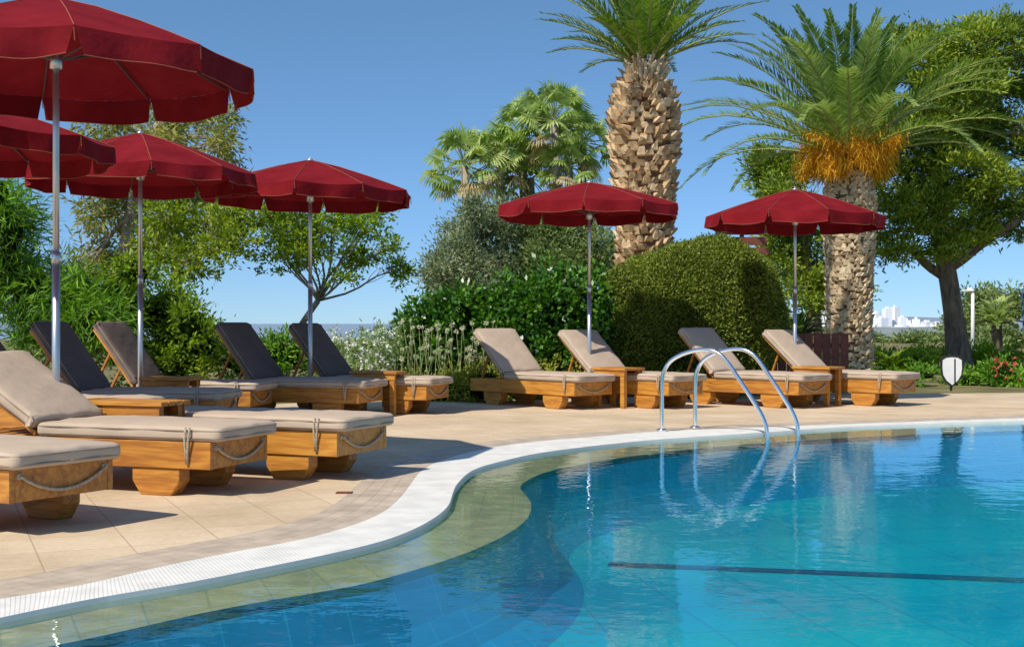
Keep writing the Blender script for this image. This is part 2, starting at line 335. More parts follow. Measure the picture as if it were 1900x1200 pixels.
def citymat():
    m,nt,p,o=newmat('city_facade'); c=coords(nt,rot=(R(90),0,0))
    br=N(nt,'ShaderNodeTexBrick',Scale=1.0); br.offset=0
    br.inputs['Color1'].default_value=(.60,.63,.67,1); br.inputs['Color2'].default_value=(.64,.66,.69,1); br.inputs['Mortar'].default_value=(.82,.81,.80,1)
    br.inputs['Mortar Size'].default_value=1.4; br.inputs['Brick Width'].default_value=6.; br.inputs['Row Height'].default_value=4.
    nt.links.new(c,br.inputs[0]); nt.links.new(br.outputs[0],p.inputs['Base Color']); p.inputs['Roughness'].default_value=.8; return m
M_city=citymat(); r0=random.Random(5)
for (px,pt,wd) in [(1646,572,13),(1661,570,12),(1626,580,12),(1610,575,10),(1590,588,16),(1425,580,12),(1440,586,13),(1500,583,12),(1520,577,14),(1535,588,12),(1460,576,11),(1682,594,16),(1700,592,14),(1560,592,20),(1575,582,10),(1720,597,20),(1636,590,18),(1674,588,12),(1740,600,18),(1692,604,24),(1655,600,26),(1712,605,20),(1730,607,22),(1668,606,30)]:
    Y=2000+r0.uniform(-60,60); X=(px-950)/2400*Y; zt=1.05+(600-pt)/2400*Y*1.0; w2=wd*.5*Y/2400*1.0
    mb=MB(); mb.box(-w2,w2,-w2,w2,-20,zt); mb.box(-w2*.4,w2*.3,-w2*.4,w2*.4,zt,zt+3)
    o=mb.obj('apartment_tower',M_city); o.location=(X,Y,0); o.rotation_euler=(0,0,r0.uniform(-.5,.5))
# ------------------------------------------------------------------ umbrellas
def umbrella(x,y,R0=1.2,zrim=2.57,zap=2.9,rot=0.,drop=.135,flapseed=1,tilt=(0,0)):
    E=empty('patio_umbrella',(x,y,0)); rr=random.Random(flapseed)
    n=10; mb=MB(); vb=MB(); tb=MB()
    NT,NS=8,8
    sag=[rr.uniform(.008,.030) for _ in range(n)]
    def P(k,s,t):
        a=rot+(k+s)*2*math.pi/n; off=(s-.5)*2*math.pi/n
        r=R0*t*math.cos(math.pi/n)/math.cos(off)
        z=zap-(zap-zrim)*(t**1.22)-sag[k%n]*t*math.sin(math.pi*s)
        z+=tilt[0]*r*math.cos(a)+tilt[1]*r*math.sin(a)
        return Vector((r*math.cos(a),r*math.sin(a),z))
    for k in range(n):
        v=[P(k,j/NS,max(.02,i/NT)) for i in range(NT+1) for j in range(NS+1)]
        f=[(i*(NS+1)+j,(i+1)*(NS+1)+j,(i+1)*(NS+1)+j+1,i*(NS+1)+j+1) for i in range(NT) for j in range(NS)]
        mb.add(v,f)
        v=[];ph=rr.uniform(0,6);am=rr.uniform(.008,.03);lean=rr.uniform(-.04,.05)
        cut0=rr.uniform(.02,.07);cut1=rr.uniform(.02,.07)
        for i in range(4):
            q=i/3
            for j in range(13):
                s=j/12; ss=(cut0*q)+(1-(cut0+cut1)*q)*s
                b=P(k,ss,1.0); d=Vector((b.x,b.y,0)).normalized()
                b=b+d*(lean*q+am*q*math.sin(s*9+ph)); b.z-=drop*q*(1+.05*math.sin(s*6+ph))
                v.append(b)
        f=[(i*13+j,(i+1)*13+j,(i+1)*13+j+1,i*13+j+1) for i in range(3) for j in range(12)]
        vb.add(v,f)
        tb.tube(v[-13:],.003,4)
        tb.tube([P(k,0,1)+Vector((0,0,-.01)),P(k,0,1)+Vector((.005,0,-.09))],.004,4)
        tb.tube([P(k,0,t)+Vector((0,0,.003)) for t in (.05,.3,.6,.8,1.)],.0035,4)
    mb.obj('canopy',M_red,E,True); vb.obj('valance',M_red,E,True); tb.obj('valance_piping',M_trim,E)
    rb=MB()
    for k in range(n):
        rb.tube([P(k,0,t)-Vector((0,0,.02)) for t in (.04,.5,.98)],.008,5)
        m=P(k,0,.52)-Vector((0,0,.025)); a=rot+k*2*math.pi/n
        rb.tube([Vector((.03*math.cos(a),.03*math.sin(a),zap-.42)),m],.007,5)
    rb.obj('ribs',M_rib,E)
    pb=MB(); pb.tube([(0,0,0),(0,0,1.5)],.027,16); pb.tube([(0,0,1.5),(0,0,zap-.02)],.022,16)
    pb.tube([(0,0,1.46),(0,0,1.54)],.030,16); pb.tube([(0,0,zap-.48),(0,0,zap-.36)],.042,12); pb.tube([(0,0,zap-.1),(0,0,zap-.03)],.045,12)
    pb.obj('pole',M_alu,E,True)
    hb=MB(); hb.tube([(0,0,zap-.01),(0,0,zap+.008),(0,0,zap+.02)],[.04,.036,.02],12); hb.tube([(0,0,zap+.015),(0,0,zap+.035)],[.012,.010],8); hb.obj('finial',M_alu,E,True)
    bb=MB(); bb.tube([(0,0,.0),(0,0,.05),(0,0,.06)],[.24,.24,.2],24); bb.obj('base',M_cop,E)
    return E
umbrella(-3.12,8.85,1.33,2.81,3.27,.1,.17,1)
umbrella(-4.6,10.9,1.2,2.57,2.92,.25,.15,2)
umbrella(-3.85,13.4,1.18,2.60,3.02,.05,.14,3)
umbrella(-2.34,15.0,1.2,2.58,2.94,.33,.14,4,(-.02,0))
umbrella(1.01,16.9,1.2,2.57,2.89,.2,.14,5)
umbrella(3.85,17.6,1.2,2.50,2.87,.45,.15,6,(-.01,0))
# ------------------------------------------------------------------ loungers
LL,LWd=1.95,.66
def cushion_mesh(name,lx,wy,th,seed=0,mat=None):
    bm=bmesh.new(); nx,ny=22,8; q=random.Random(seed)
    grid={}
    for zi,z in ((0,0),(1,th)):
        for i in range(nx+1):
            for j in range(ny+1):
                u=i/nx*2-1;v=j/ny*2-1
                puff=.018*(1-u**6)*(1-v**4)+(.004*math.sin(i*1.3+j*2.1)+q.uniform(-.003,.003))*(1-v*v)
                xx=u*lx/2; yy=v*wy/2
                if abs(v)==1: yy*=1+.010*math.sin(i*.9+seed)
                if abs(u)==1: xx*=1+.008*math.sin(j*1.7+seed)
                grid[zi,i,j]=bm.verts.new((xx,yy,z+(puff if zi else 0)))
    for i in range(nx):
        for j in range(ny):
            bm.faces.new([grid[1,i,j],grid[1,i+1,j],grid[1,i+1,j+1],grid[1,i,j+1]])
            bm.faces.new([grid[0,i,j],grid[0,i,j+1],grid[0,i+1,j+1],grid[0,i+1,j]])
    for i in range(nx):
        bm.faces.new([grid[0,i,0],grid[0,i+1,0],grid[1,i+1,0],grid[1,i,0]])
        bm.faces.new([grid[0,i+1,ny],grid[0,i,ny],grid[1,i,ny],grid[1,i+1,ny]])
    for j in range(ny):
        bm.faces.new([grid[0,0,j+1],grid[0,0,j],grid[1,0,j],grid[1,0,j+1]])
        bm.faces.new([grid[0,nx,j],grid[0,nx,j+1],grid[1,nx,j+1],grid[1,nx,j]])
    ce=[bm.edges.get((grid[0,i,j],grid[1,i,j])) for i in (0,nx) for j in (0,ny)]
    bmesh.ops.bevel(bm,geom=ce,offset=.055,segments=4,affect='EDGES',profile=.5)
    se=[e for e in bm.edges if len(e.link_faces)==2 and e.calc_face_angle(0)>R(50)]
    bmesh.ops.bevel(bm,geom=se,offset=.03,segments=4,affect='EDGES',profile=.5)
    m=bpy.data.meshes.new(name); bm.to_mesh(m); bm.free()
    m.polygons.foreach_set('use_smooth',[True]*len(m.polygons)); m.materials.append(mat or M_cush); return m
def piping_mesh(name,lx,wy,zs):
    mb=MB()
    for z in zs:
        pts=[];r=.055;a,b=lx/2-.001,wy/2-.001
        for cx,cy,a0 in ((a-r,b-r,0),(-a+r,b-r,90),(-a+r,-b+r,180),(a-r,-b+r,270)):
            for k in range(5):
                q=R(a0+k*22.5); pts.append((cx+r*math.cos(q),cy+r*math.sin(q),z))
        pts.append(pts[0]); mb.tube(pts,.005,6,False)
    return mb.mesh(name,M_pipe,True)
def trap(mb,x,y0,y1,z1,wt,wb):
    mb.add([(x-wb/2,y0,0),(x+wb/2,y0,0),(x+wb/2,y1,0),(x-wb/2,y1,0),(x-wt/2,y0,z1*.52),(x+wt/2,y0,z1*.52),(x+wt/2,y1,z1*.52),(x-wt/2,y1,z1*.52),(x-wt/2,y0,z1),(x+wt/2,y0,z1),(x+wt/2,y1,z1),(x-wt/2,y1,z1)],
    [(0,3,2,1),(0,1,5,4),(1,2,6,5),(2,3,7,6),(3,0,4,7),(4,5,9,8),(5,6,10,9),(6,7,11,10),(7,4,8,11),(8,9,10,11)])
fz0,fz1=.17,.335
f=MB(); f.box(-LL,0,0,.035,fz0,fz1); f.box(-LL,0,LWd-.035,LWd,fz0,fz1); f.box(-.037,-.002,.036,LWd-.036,fz0+.002,fz1-.002); f.box(-LL+.002,-LL+.037,.036,LWd-.036,fz0+.002,fz1-.002)
for i in range(12): f.box(-LL+.06+i*.155,-LL+.16+i*.155,.036,LWd-.036,fz1-.025,fz1-.006)
FR=f.mesh('frame',M_wood)
f=MB()
for x in (-.40,-1.52):
    trap(f,x,.014,.13,fz0-.001,.34,.22); trap(f,x,LWd-.13,LWd-.014,fz0-.001,.34,.22)
FT=f.mesh('feet',M_wood)
SC=[cushion_mesh('seat_cushion',1.36,.70,.085,i) for i in range(3)]; BC=[cushion_mesh('back_cushion',.80,.70,.085,i+5) for i in range(3)]
BD=[cushion_mesh('back_cushion',.80,.70,.085,i+9,M_cush_shade) for i in range(3)]
SP=piping_mesh('seat_piping',1.36,.70,(.022,.066)); BP=piping_mesh('back_piping',.80,.70,(.022,.066))
f=MB(); f.box(-.78,0,.02,.07,-.03,-.002); f.box(-.78,0,LWd-.07,LWd-.02,-.03,-.002)
for i in range(5): f.box(-.77+i*.16,-.67+i*.16,.071,LWd-.071,-.024,-.004)
BF=f.mesh('back_frame',M_wood)
f=MB(); f.tube([(.012,.06+.54*t,.30-.09*math.sin(math.pi*t)**.8) for t in np.linspace(0,1,14)],.009,7); f.tube([(.01,.06,.30),(-.01,.06,.30)],.018,8); f.tube([(.01,.60,.30),(-.01,.60,.30)],.018,8)
f.tube([(-.16,-.022,.425),(-.162,-.03,.36),(-.163,-.018,.28),(-.16,-.010,.20)],.008,6)
f.tube([(-.13,-.022,.425),(-.135,-.03,.36),(-.148,-.018,.28),(-.155,-.010,.20)],.008,6)
RP=f.mesh('rope_handle',M_rope,True)
def part(name,mesh,E,loc=(0,0,0),rot=(0,0,0),bev=0):
    o=bpy.data.objects.new(name,mesh); o.location=loc; o.rotation_euler=rot; link(o,E)
    if bev: b=o.modifiers.new('b','BEVEL'); b.width=bev;b.segments=2;b.limit_method='ANGLE'
    return o
cnt=0
def lounger(x,y,ang,back=45):
    global cnt; cnt+=1
    E=empty('sun_lounger',(x,y,0),R(ang)); jr=random.Random(cnt)
    part('frame',FR,E,bev=.004); part('feet',FT,E,bev=.008); part('rope_handle',RP,E)
    cx=.07-.68; jj=jr.uniform(-.012,.012)
    part('seat_cushion',SC[cnt%3],E,(cx,LWd/2+jj,fz1+.002)); part('seat_piping',SP,E,(cx,LWd/2+jj,fz1+.002))
    hx=-1.30; a=R(back); cz=fz1+.03
    if back<5: cz=fz1+.003; a=0
    dx,dz=-math.cos(a),math.sin(a)
    cxx=hx+dx*.42; czz=cz+dz*.42
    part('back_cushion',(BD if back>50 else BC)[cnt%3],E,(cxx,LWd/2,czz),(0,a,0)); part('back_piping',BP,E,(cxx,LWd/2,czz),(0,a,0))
    if back>=5:
        part('back_frame',BF,E,(hx,0,cz),(0,a,0),.003)
        s=MB()
        for yy in (.09,LWd-.13):
            p=Vector((hx+dx*.5-.02,yy+.02,cz+dz*.5-.02)); s.tube([p,(LL*-1+.12,yy+.02,fz1-.01)],.018,6)
        s.obj('back_prop',M_wood,E)
    return E
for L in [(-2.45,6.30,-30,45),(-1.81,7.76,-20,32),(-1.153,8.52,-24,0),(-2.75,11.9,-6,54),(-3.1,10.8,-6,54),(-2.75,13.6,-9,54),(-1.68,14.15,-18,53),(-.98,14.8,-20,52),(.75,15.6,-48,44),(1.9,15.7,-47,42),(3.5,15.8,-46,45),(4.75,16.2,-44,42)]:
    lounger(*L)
def table(x,y,ang,lx=.6,ly=.36,h=.5):
    E=empty('side_table',(x,y,0),R(ang)); t=MB()
    for i in range(4):
        yy=-ly/2+i*ly/4; t.box(-lx/2,lx/2,yy+.004,yy+ly/4-.004,h-.03,h)
    t.obj('top',M_wood,E,bevel=.003); t=MB()
    for sx in (-1,1):
        for sy in (-1,1):
            cx=sx*(lx/2-.07);cy=sy*(ly/2-.06); t.box(cx-.03,cx+.03,cy-.03,cy+.03,0,h-.031)
    t.box(-lx/2+.03,lx/2-.03,-ly/2+.022,-ly/2+.045-.008,h-.1,h-.032); t.box(-lx/2+.03,lx/2-.03,ly/2-.037,ly/2-.022,h-.1,h-.032)
    t.obj('legs',M_wood,E,bevel=.003)
table(-2.66,8.98,-21,.78,.34,.52); table(-1.55,14.98,-20,.6,.3,.5); table(1.33,16.2,-45,.55,.4,.5); table(3.93,16.6,-44,.55,.4,.5); table(-3.5,13.3,-10,.55,.36,.5)
# ------------------------------------------------------------------ pool ladder
E=empty('pool_ladder'); prof=[(0,0),(0,.2),(0,.48),(.02,.58),(.07,.67),(.15,.73),(.26,.775),(.38,.80),(.48,.795),(.56,.76),(.63,.69),(.72,.56),(.86,.35),(.95,.2),(.985,.11),(1,.02),(1,-.2),(1,-.5)]
A0,A1=np.array([1.46,12.6]),np.array([2.365,11.99]); B0,B1=np.array([1.83,12.92]),np.array([2.72,12.3])
f=MB(); fl=MB()
for P0,P1 in ((A0,A1),(B0,B1)):
    q=dense(np.array(prof),60); f.tube([(*(P0+(P1-P0)*t),z) for t,z in q],.021,12)
    fl.tube([(*P0,0.004),(*P0,.02),(*P0,.028)],[.05,.05,.03],16)
for z in (-.15,-.36):
    f.tube([(*A1,z),(*B1,z)],.03,8)
f.obj('rails',M_steel,E,True); fl.obj('flanges',M_steel,E,True)
# ------------------------------------------------------------------ vegetation
G_olive=leafmat('olive_leaves',[(.25,(.065,.09,.035)),(.55,(.15,.185,.085)),(.85,(.26,.29,.16))],.25,gain=1.4)
G_oliveg=leafmat('olive_leaves_green',[(.25,(.045,.07,.018)),(.55,(.12,.165,.045)),(.85,(.21,.26,.09))],.25,gain=1.4)
G_pine=leafmat('pine_needles',[(.2,(.03,.06,.005)),(.5,(.115,.17,.012)),(.8,(.25,.30,.03))],.25,1.0,gain=1.4)
G_carob=leafmat('bush_leaves',[(.2,(.04,.08,.006)),(.5,(.13,.22,.010)),(.8,(.27,.36,.02))],.35)
G_yel=leafmat('yellow_green_leaves',[(.2,(.045,.075,.006)),(.5,(.15,.21,.012)),(.8,(.29,.35,.03))],.35)
G_ivy=leafmat('glossy_leaves',[(.2,(.012,.045,.004)),(.55,(.045,.13,.010)),(.9,(.14,.30,.03))],.25,2,.35,.5)
G_box=leafmat('boxwood_leaves',[(.2,(.05,.075,.010)),(.5,(.125,.165,.018)),(.85,(.23,.26,.035))],.25,2.)
G_euc=leafmat('eucalyptus_leaves',[(.2,(.08,.095,.02)),(.5,(.19,.20,.04)),(.85,(.34,.31,.08))],.35)
G_feath=leafmat('feathery_leaves',[(.2,(.03,.085,.008)),(.5,(.10,.22,.015)),(.85,(.2,.36,.03))],.35)
G_palm=leafmat('palm_leaflets',[(.2,(.03,.07,.006)),(.5,(.085,.16,.014)),(.85,(.20,.30,.05))],.3,.8,.42,.5)
G_palmb=leafmat('palm_leaflets_bluish',[(.2,(.045,.095,.02)),(.5,(.14,.22,.045)),(.85,(.31,.39,.13))],.35,.8,.4,.5)
G_fan=leafmat('fan_palm_leaves',[(.2,(.10,.16,.03)),(.5,(.23,.32,.08)),(.85,(.44,.49,.2))],.4,.8,.4,.5)
G_deadfan=leafmat('dry_fan_leaves',[(.2,(.16,.12,.05)),(.5,(.32,.25,.12)),(.85,(.5,.4,.2))],.2)
G_fruit=leafmat('palm_fruit',[(.2,(.42,.18,.005)),(.5,(.62,.31,.012)),(.85,(.75,.44,.03))],.3,gain=1.1)
G_flow=leafmat('flower_heads',[(.2,(.32,.34,.18)),(.5,(.5,.5,.33)),(.85,(.6,.6,.42))],.2)
G_wflow=leafmat('white_flowers',[(.2,(.6,.6,.5)),(.8,(.8,.8,.75))],.2)
G_rflow=leafmat('red_flowers',[(.2,(.45,.03,.03)),(.8,(.7,.08,.10))],.2)
G_cover=leafmat('ground_cover_leaves',[(.2,(.08,.10,.01)),(.5,(.22,.25,.03)),(.85,(.4,.4,.06))],.3)
G_grey=leafmat('grey_green_leaves',[(.2,(.08,.13,.04)),(.5,(.2,.28,.09)),(.85,(.36,.42,.2))],.3)
B_pine=barkmat('pine_bark',(.07,.048,.033),(.28,.20,.13),10)
B_pale=barkmat('pale_bark',(.16,.13,.09),(.42,.36,.26),8)
B_dark=barkmat('dark_bark',(.04,.03,.02),(.14,.10,.07),8)
B_palm=barkmat('palm_trunk_core',(.06,.035,.018),(.22,.13,.07),14,1)
M_stem=simple('frond_stem',(.28,.30,.08),.5)
def crown(lb,blobs,dens,lpc,cr,ll,lw,up=.25,droop=0,shell=(.45,1.0),flat=1.0):
    for (x,y,z,rx,ry,rz) in blobs:
        n=max(4,int(dens*(rx*ry+rx*rz+ry*rz)*4)); d=rdir(n); rad=rng.uniform(shell[0]**2,shell[1]**2,size=(n,1))**.5
        rad*=1+.11*rng.normal(size=(n,1))
        cc=np.array([x,y,z])+d*rad*np.array([rx,ry,rz]); cc[:,2]=np.maximum(cc[:,2],.03)
        k=rng.poisson(lpc,n)+2; idx=np.repeat(np.arange(n),k); m=len(idx)
        sz=rng.uniform(.6,1.3,n)
        off=rng.normal(size=(m,3))*cr*.55*sz[idx][:,None]; off[:,2]*=flat
        c=cc[idx]+off; c[:,2]=np.maximum(c[:,2],.0)
        u=rdir(m)*.9+d[idx]*.5+off/cr*.5; u[:,2]+=up-droop
        r=rng.uniform(0,1,n)[idx]*.55+rng.uniform(0,1,m)*.45
        lb.add(c,u,rdir(m),ll*rng.uniform(.7,1.3,m),lw*rng.uniform(.7,1.2,m),r)
def limb(mb,a,b,ra,rb,wob=.12,n=7,sag=0):
    a=Vector(a);b=Vector(b);L=(b-a).length; ph=[random.uniform(0,6.3) for _ in range(4)]
    pts=[];rad=[]
    for i in range(n+1):
        t=i/n; p=a.lerp(b,t); e=math.sin(math.pi*t)
        p+=Vector((math.sin(t*5+ph[0])*wob*L*e,math.sin(t*4+ph[1])*wob*L*e,math.sin(t*6+ph[2])*wob*L*e*.5+sag*e)); pts.append(p); rad.append(ra+(rb-ra)*t)
    mb.tube(pts,rad,7); return pts
def conv(blobs,Y,dy=0.8):
    s=2400/Y; out=[]
    for b in blobs:
        px,py,r=b[:3]; ry=b[3] if len(b)>3 else r
        out.append(((px-950)/s,Y+random.uniform(-dy,dy),1.05+(600-py)/s,r/s,max(r,ry)/s,ry/s))
    return out
def tree(name,base,forks,blobs,lb_args,lmat,bmat,r0=.15,twigs=5,extra=()):
    E=empty(name,(0,0,0)); mb=MB(); pts=[Vector(base)]+[Vector(p) for p in forks[0]]
    rad=[r0*(1-.35*i/len(pts)) for i in range(len(pts))]; rad[0]*=1.35
    P=[];Rr=[]
    for i in range(len(pts)-1):
        a=pts[max(i-1,0)];b=pts[i];c=pts[i+1];d=pts[min(i+2,len(pts)-1)]
        for t in (0,.25,.5,.75):
            P.append(.5*((2*b)+(-a+c)*t+(2*a-5*b+4*c-d)*t*t+(-a+3*b-3*c+d)*t**3)); Rr.append(rad[i]+(rad[i+1]-rad[i])*t)
    P.append(pts[-1]); Rr.append(rad[-1]); mb.tube(P,Rr,10)
    for bl in blobs:
        c=Vector(bl[:3]); src=min(P[len(P)//2:],key=lambda p:(p-c).length+abs(p.z-c.z)*.3)
        pp=limb(mb,src,c,r0*.36,r0*.12,.07)
        for k in range(twigs):
            d=Vector(rdir(1)[0]); e=c+Vector((d.x*bl[3],d.y*bl[4],abs(d.z)*bl[5]))*.85; s=pp[random.randint(3,len(pp)-1)]
            limb(mb,s,e,r0*.11,r0*.03,.08,5)
    for (a,b,ra,rb) in extra: limb(mb,a,b,ra,rb,.05)
    mb.obj('trunk',bmat,E,True); lb=LB(); crown(lb,blobs,*lb_args); lb.obj('foliage',lmat,E); return E
# --- stone pine right
Y=30
pb=conv([(1700,120,70,46),(1795,95,70,46),(1870,150,75,55),(1745,185,75,46),(1840,255,80,50),(1700,290,66,46),(1765,340,75,50),(1860,365,66,40),(1680,400,66,40),(1790,425,56,30),(1640,465,42,28),(1730,465,38,22),(1650,350,56,46),(1655,205,46,40),(1960,260,90,90),(1950,110,70,50),(1900,425,40,20),(1600,430,45,60),(1700,60,38,20),(1850,60,42,22),(1790,205,55,36),(1690,235,46,36)],Y,1.2)
tree('pine_tree',(10.4,Y,-.05),[[(10.25,Y,1.2),(10.1,Y,2.2),(9.9,Y,3.2),(9.95,Y,4.4),(10.1,Y,6)]],pb,(11,56,.24,.15,.042,.5,0,(.5,1.03),.6),G_pine,B_pine,.25,3,
 extra=[((10.05,Y,2.3),(11.3,Y-.3,3.2),.16,.10),((11.3,Y-.3,3.2),(12.6,Y,4.2),.1,.05),((10.1,Y,2.1),(9.0,Y,2.9),.13,.06),((11.2,Y-.3,3.1),(11.0,Y,4.4),.08,.04)])
Y=34; pb=conv([(1450,320,60,45),(1480,400,70,50),(1430,300,35,30),(1510,480,60,50),(1450,470,40,50),(1490,540,50,40),(1560,540,60,40),(1430,370,30,40)],Y,1)
tree('pine_tree',(8,Y,-.05),[[(7.9,Y,1.5),(7.7,Y,3.),(7.6,Y,4.4)]],pb,(9,50,.27,.16,.05,.4,0,(.4,1.0),.7),G_pine,B_pine,.2,3)
# --- olive/grey trees middle
Y=28; tree('olive_tree',(-.6,Y,-.05),[[(-.55,Y,.8),(-.5,Y,1.6),(-.4,Y,2.4)]],conv([(880,440,60,50),(850,490,60,45),(920,410,45,35),(900,520,70,45),(830,520,45,40),(880,395,28,18)],Y,.8),(18,44,.2,.11,.035,.3),G_olive,B_dark,.14,4)
Y=29; tree('olive_tree',(1.6,Y,-.05),[[(1.6,Y,.8),(1.5,Y,1.7),(1.5,Y,2.4)]],conv([(985,450,60,40),(1050,440,65,40),(1110,470,60,40),(1020,490,70,40),(1000,410,40,22),(1080,400,40,22),(1140,500,40,45),(950,500,40,40)],Y,.8),(18,44,.2,.11,.035,.3),G_oliveg,B_dark,.14,4)
# --- eucalyptus left
Y=34; tree('eucalyptus_tree',(-10.4,Y,-.05),[[(-10.3,Y,2),(-10,Y,4),(-9.6,Y,5.4),(-9.2,Y,6.4)]],conv([(220,240,50,35),(300,210,50,30),(370,200,45,28),(400,260,35,35),(330,270,50,25),(240,300,55,30),(190,400,50,35),(260,420,50,45),(180,480,50,35),(340,360,50,35),(150,530,40,35),(400,350,45,40),(160,300,35,35),(230,500,50,40),(200,350,50,35),(280,350,50,35),(420,290,25,25)],Y,1.2),(5,40,.31,.21,.055,0,.4,(.2,1.12)),G_euc,B_pale,.2,6)
# --- spreading mastic trees
Y=20; tree('mastic_tree',(-3.55,Y,-.05),[[(-3.45,Y,.5),(-3.3,Y,.95),(-3.0,Y,1.4)]],conv([(540,430,60,36),(610,410,55,32),(680,420,50,30),(490,410,45,34),(590,460,55,26),(655,475,50,22),(740,500,34,24),(720,450,28,20),(530,480,50,26),(700,400,34,18),(640,515,28,14),(560,390,40,20),(640,385,30,14)],Y,.7),(20,32,.125,.08,.034,.35,0,(.3,1.06),.6),G_carob,B_pale,.06,7)
Y=19.2; tree('mastic_tree',(-3.75,Y,-.05),[[(-4.1,Y,.45),(-4.45,Y,.9),(-4.9,Y,1.4),(-5.0,Y,1.9)]],conv([(400,410,60,38),(350,440,60,38),(310,400,45,32),(440,450,55,34),(470,390,45,24),(280,460,50,38),(370,490,60,34)],Y,.7),(20,34,.135,.085,.036,.35,0,(.3,1.06),.6),G_yel,B_pale,.085,7)
def bush(name,blobs,args,mat,core=True):
    E=empty(name); 
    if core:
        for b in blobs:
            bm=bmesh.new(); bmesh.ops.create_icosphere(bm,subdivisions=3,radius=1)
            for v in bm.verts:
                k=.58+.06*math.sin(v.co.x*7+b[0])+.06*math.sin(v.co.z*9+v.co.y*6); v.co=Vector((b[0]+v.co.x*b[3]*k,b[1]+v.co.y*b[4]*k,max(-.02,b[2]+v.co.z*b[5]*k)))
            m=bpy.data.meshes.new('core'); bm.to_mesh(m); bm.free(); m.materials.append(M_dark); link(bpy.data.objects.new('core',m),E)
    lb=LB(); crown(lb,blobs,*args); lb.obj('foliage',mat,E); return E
bush('shrub',conv([(290,580,75,65),(225,560,55,55),(340,640,70,55),(330,670,60,50),(255,510,42,42),(240,650,60,60),(370,600,40,40)],17.6,.5),(22,36,.12,.075,.032,.3,0,(.6,1.08)),G_carob)
bush('shrub',conv([(520,660,55,38),(450,670,50,34),(590,665,45,30)],18.5,.3),(24,34,.12,.075,.03,.3,0,(.6,1.08)),G_feath)
bush('pepper_bush',conv([(60,540,60,60),(130,570,60,50),(30,430,40,60),(0,500,60,80),(180,600,60,40),(90,620,80,50),(20,370,30,40),(-40,400,60,80),(160,540,30,30)],16.8,.5),(18,44,.2,.20,.02,.1,.35,(.45,1.14)),G_feath)
bush('laurel_bush',conv([(1010,570,70,62),(1080,560,60,60),(950,570,55,55),(1110,620,50,60),(1000,640,90,70),(930,640,60,60)],19.3,.2),(30,30,.13,.09,.06,.1,0,(.75,1.04)),G_ivy)
bush('laurel_bush',conv([(800,610,55,60),(850,590,50,50),(780,650,60,50),(880,640,50,60),(840,660,60,50)],19.2,.2),(30,30,.13,.09,.055,.1,0,(.75,1.04)),G_ivy)
bush('ground_cover',[(-.35,17.4,.2,.5,.4,.3),(-.9,17.6,.15,.5,.4,.25),(.2,18.0,.2,.6,.4,.3),(-1.5,17.9,.15,.5,.3,.25),(2.6,18.2,.12,.8,.25,.22),(-2.4,17.9,.15,.6,.3,.22)],(36,30,.09,.05,.024,.5,0,(.6,1.05)),G_cover)
# --- clipped hedge
def hedge(name,cx,cy,hx,hy,h,n):
    E=empty(name,(cx,cy,0)); PW=np.array([2.8,2.6,2.8])
    def surf(d,k=1.):
        a=np.abs(d); lo=np.full(len(d),.1); hi=np.full(len(d),2.)
        for _ in range(22):
            mid=(lo+hi)/2; v=((a*mid[:,None])**PW).sum(1); hi=np.where(v>1,mid,hi); lo=np.where(v>1,lo,mid)
        s=d*lo[:,None]
        lump=1+.028*np.sin(s[:,0]*5+1)+.025*np.sin(s[:,2]*6+s[:,0]*3)+.015*np.sin(s[:,0]*13+s[:,2]*11)+.02*np.sin(s[:,1]*7+s[:,0]*9)
        P=s*lump[:,None]*k*np.array([hx,hy,h/2]); P[:,2]+=h/2+.08*np.sin(s[:,0]*2.2+.5)*(s[:,2]>0)*s[:,2]; P[:,2]=np.maximum(P[:,2],-.03); return P
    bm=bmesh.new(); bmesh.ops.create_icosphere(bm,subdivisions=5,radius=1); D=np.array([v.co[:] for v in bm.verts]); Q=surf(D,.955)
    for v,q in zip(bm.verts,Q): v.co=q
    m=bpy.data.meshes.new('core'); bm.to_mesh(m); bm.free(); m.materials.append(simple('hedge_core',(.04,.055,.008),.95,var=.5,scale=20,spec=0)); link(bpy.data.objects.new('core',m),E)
    d=rdir(n); P=surf(d,1.)+rng.normal(size=(n,3))*.030; nn=d
    lb=LB(); lb.add(P,nn*.7+rdir(n)*.8,rdir(n),rng.uniform(.03,.065,n),rng.uniform(.016,.03,n),rng.uniform(0,1,n)); lb.obj('foliage',G_box,E)
hedge('boxwood_hedge',2.74,19.6,1.33,.95,2.2,120000)
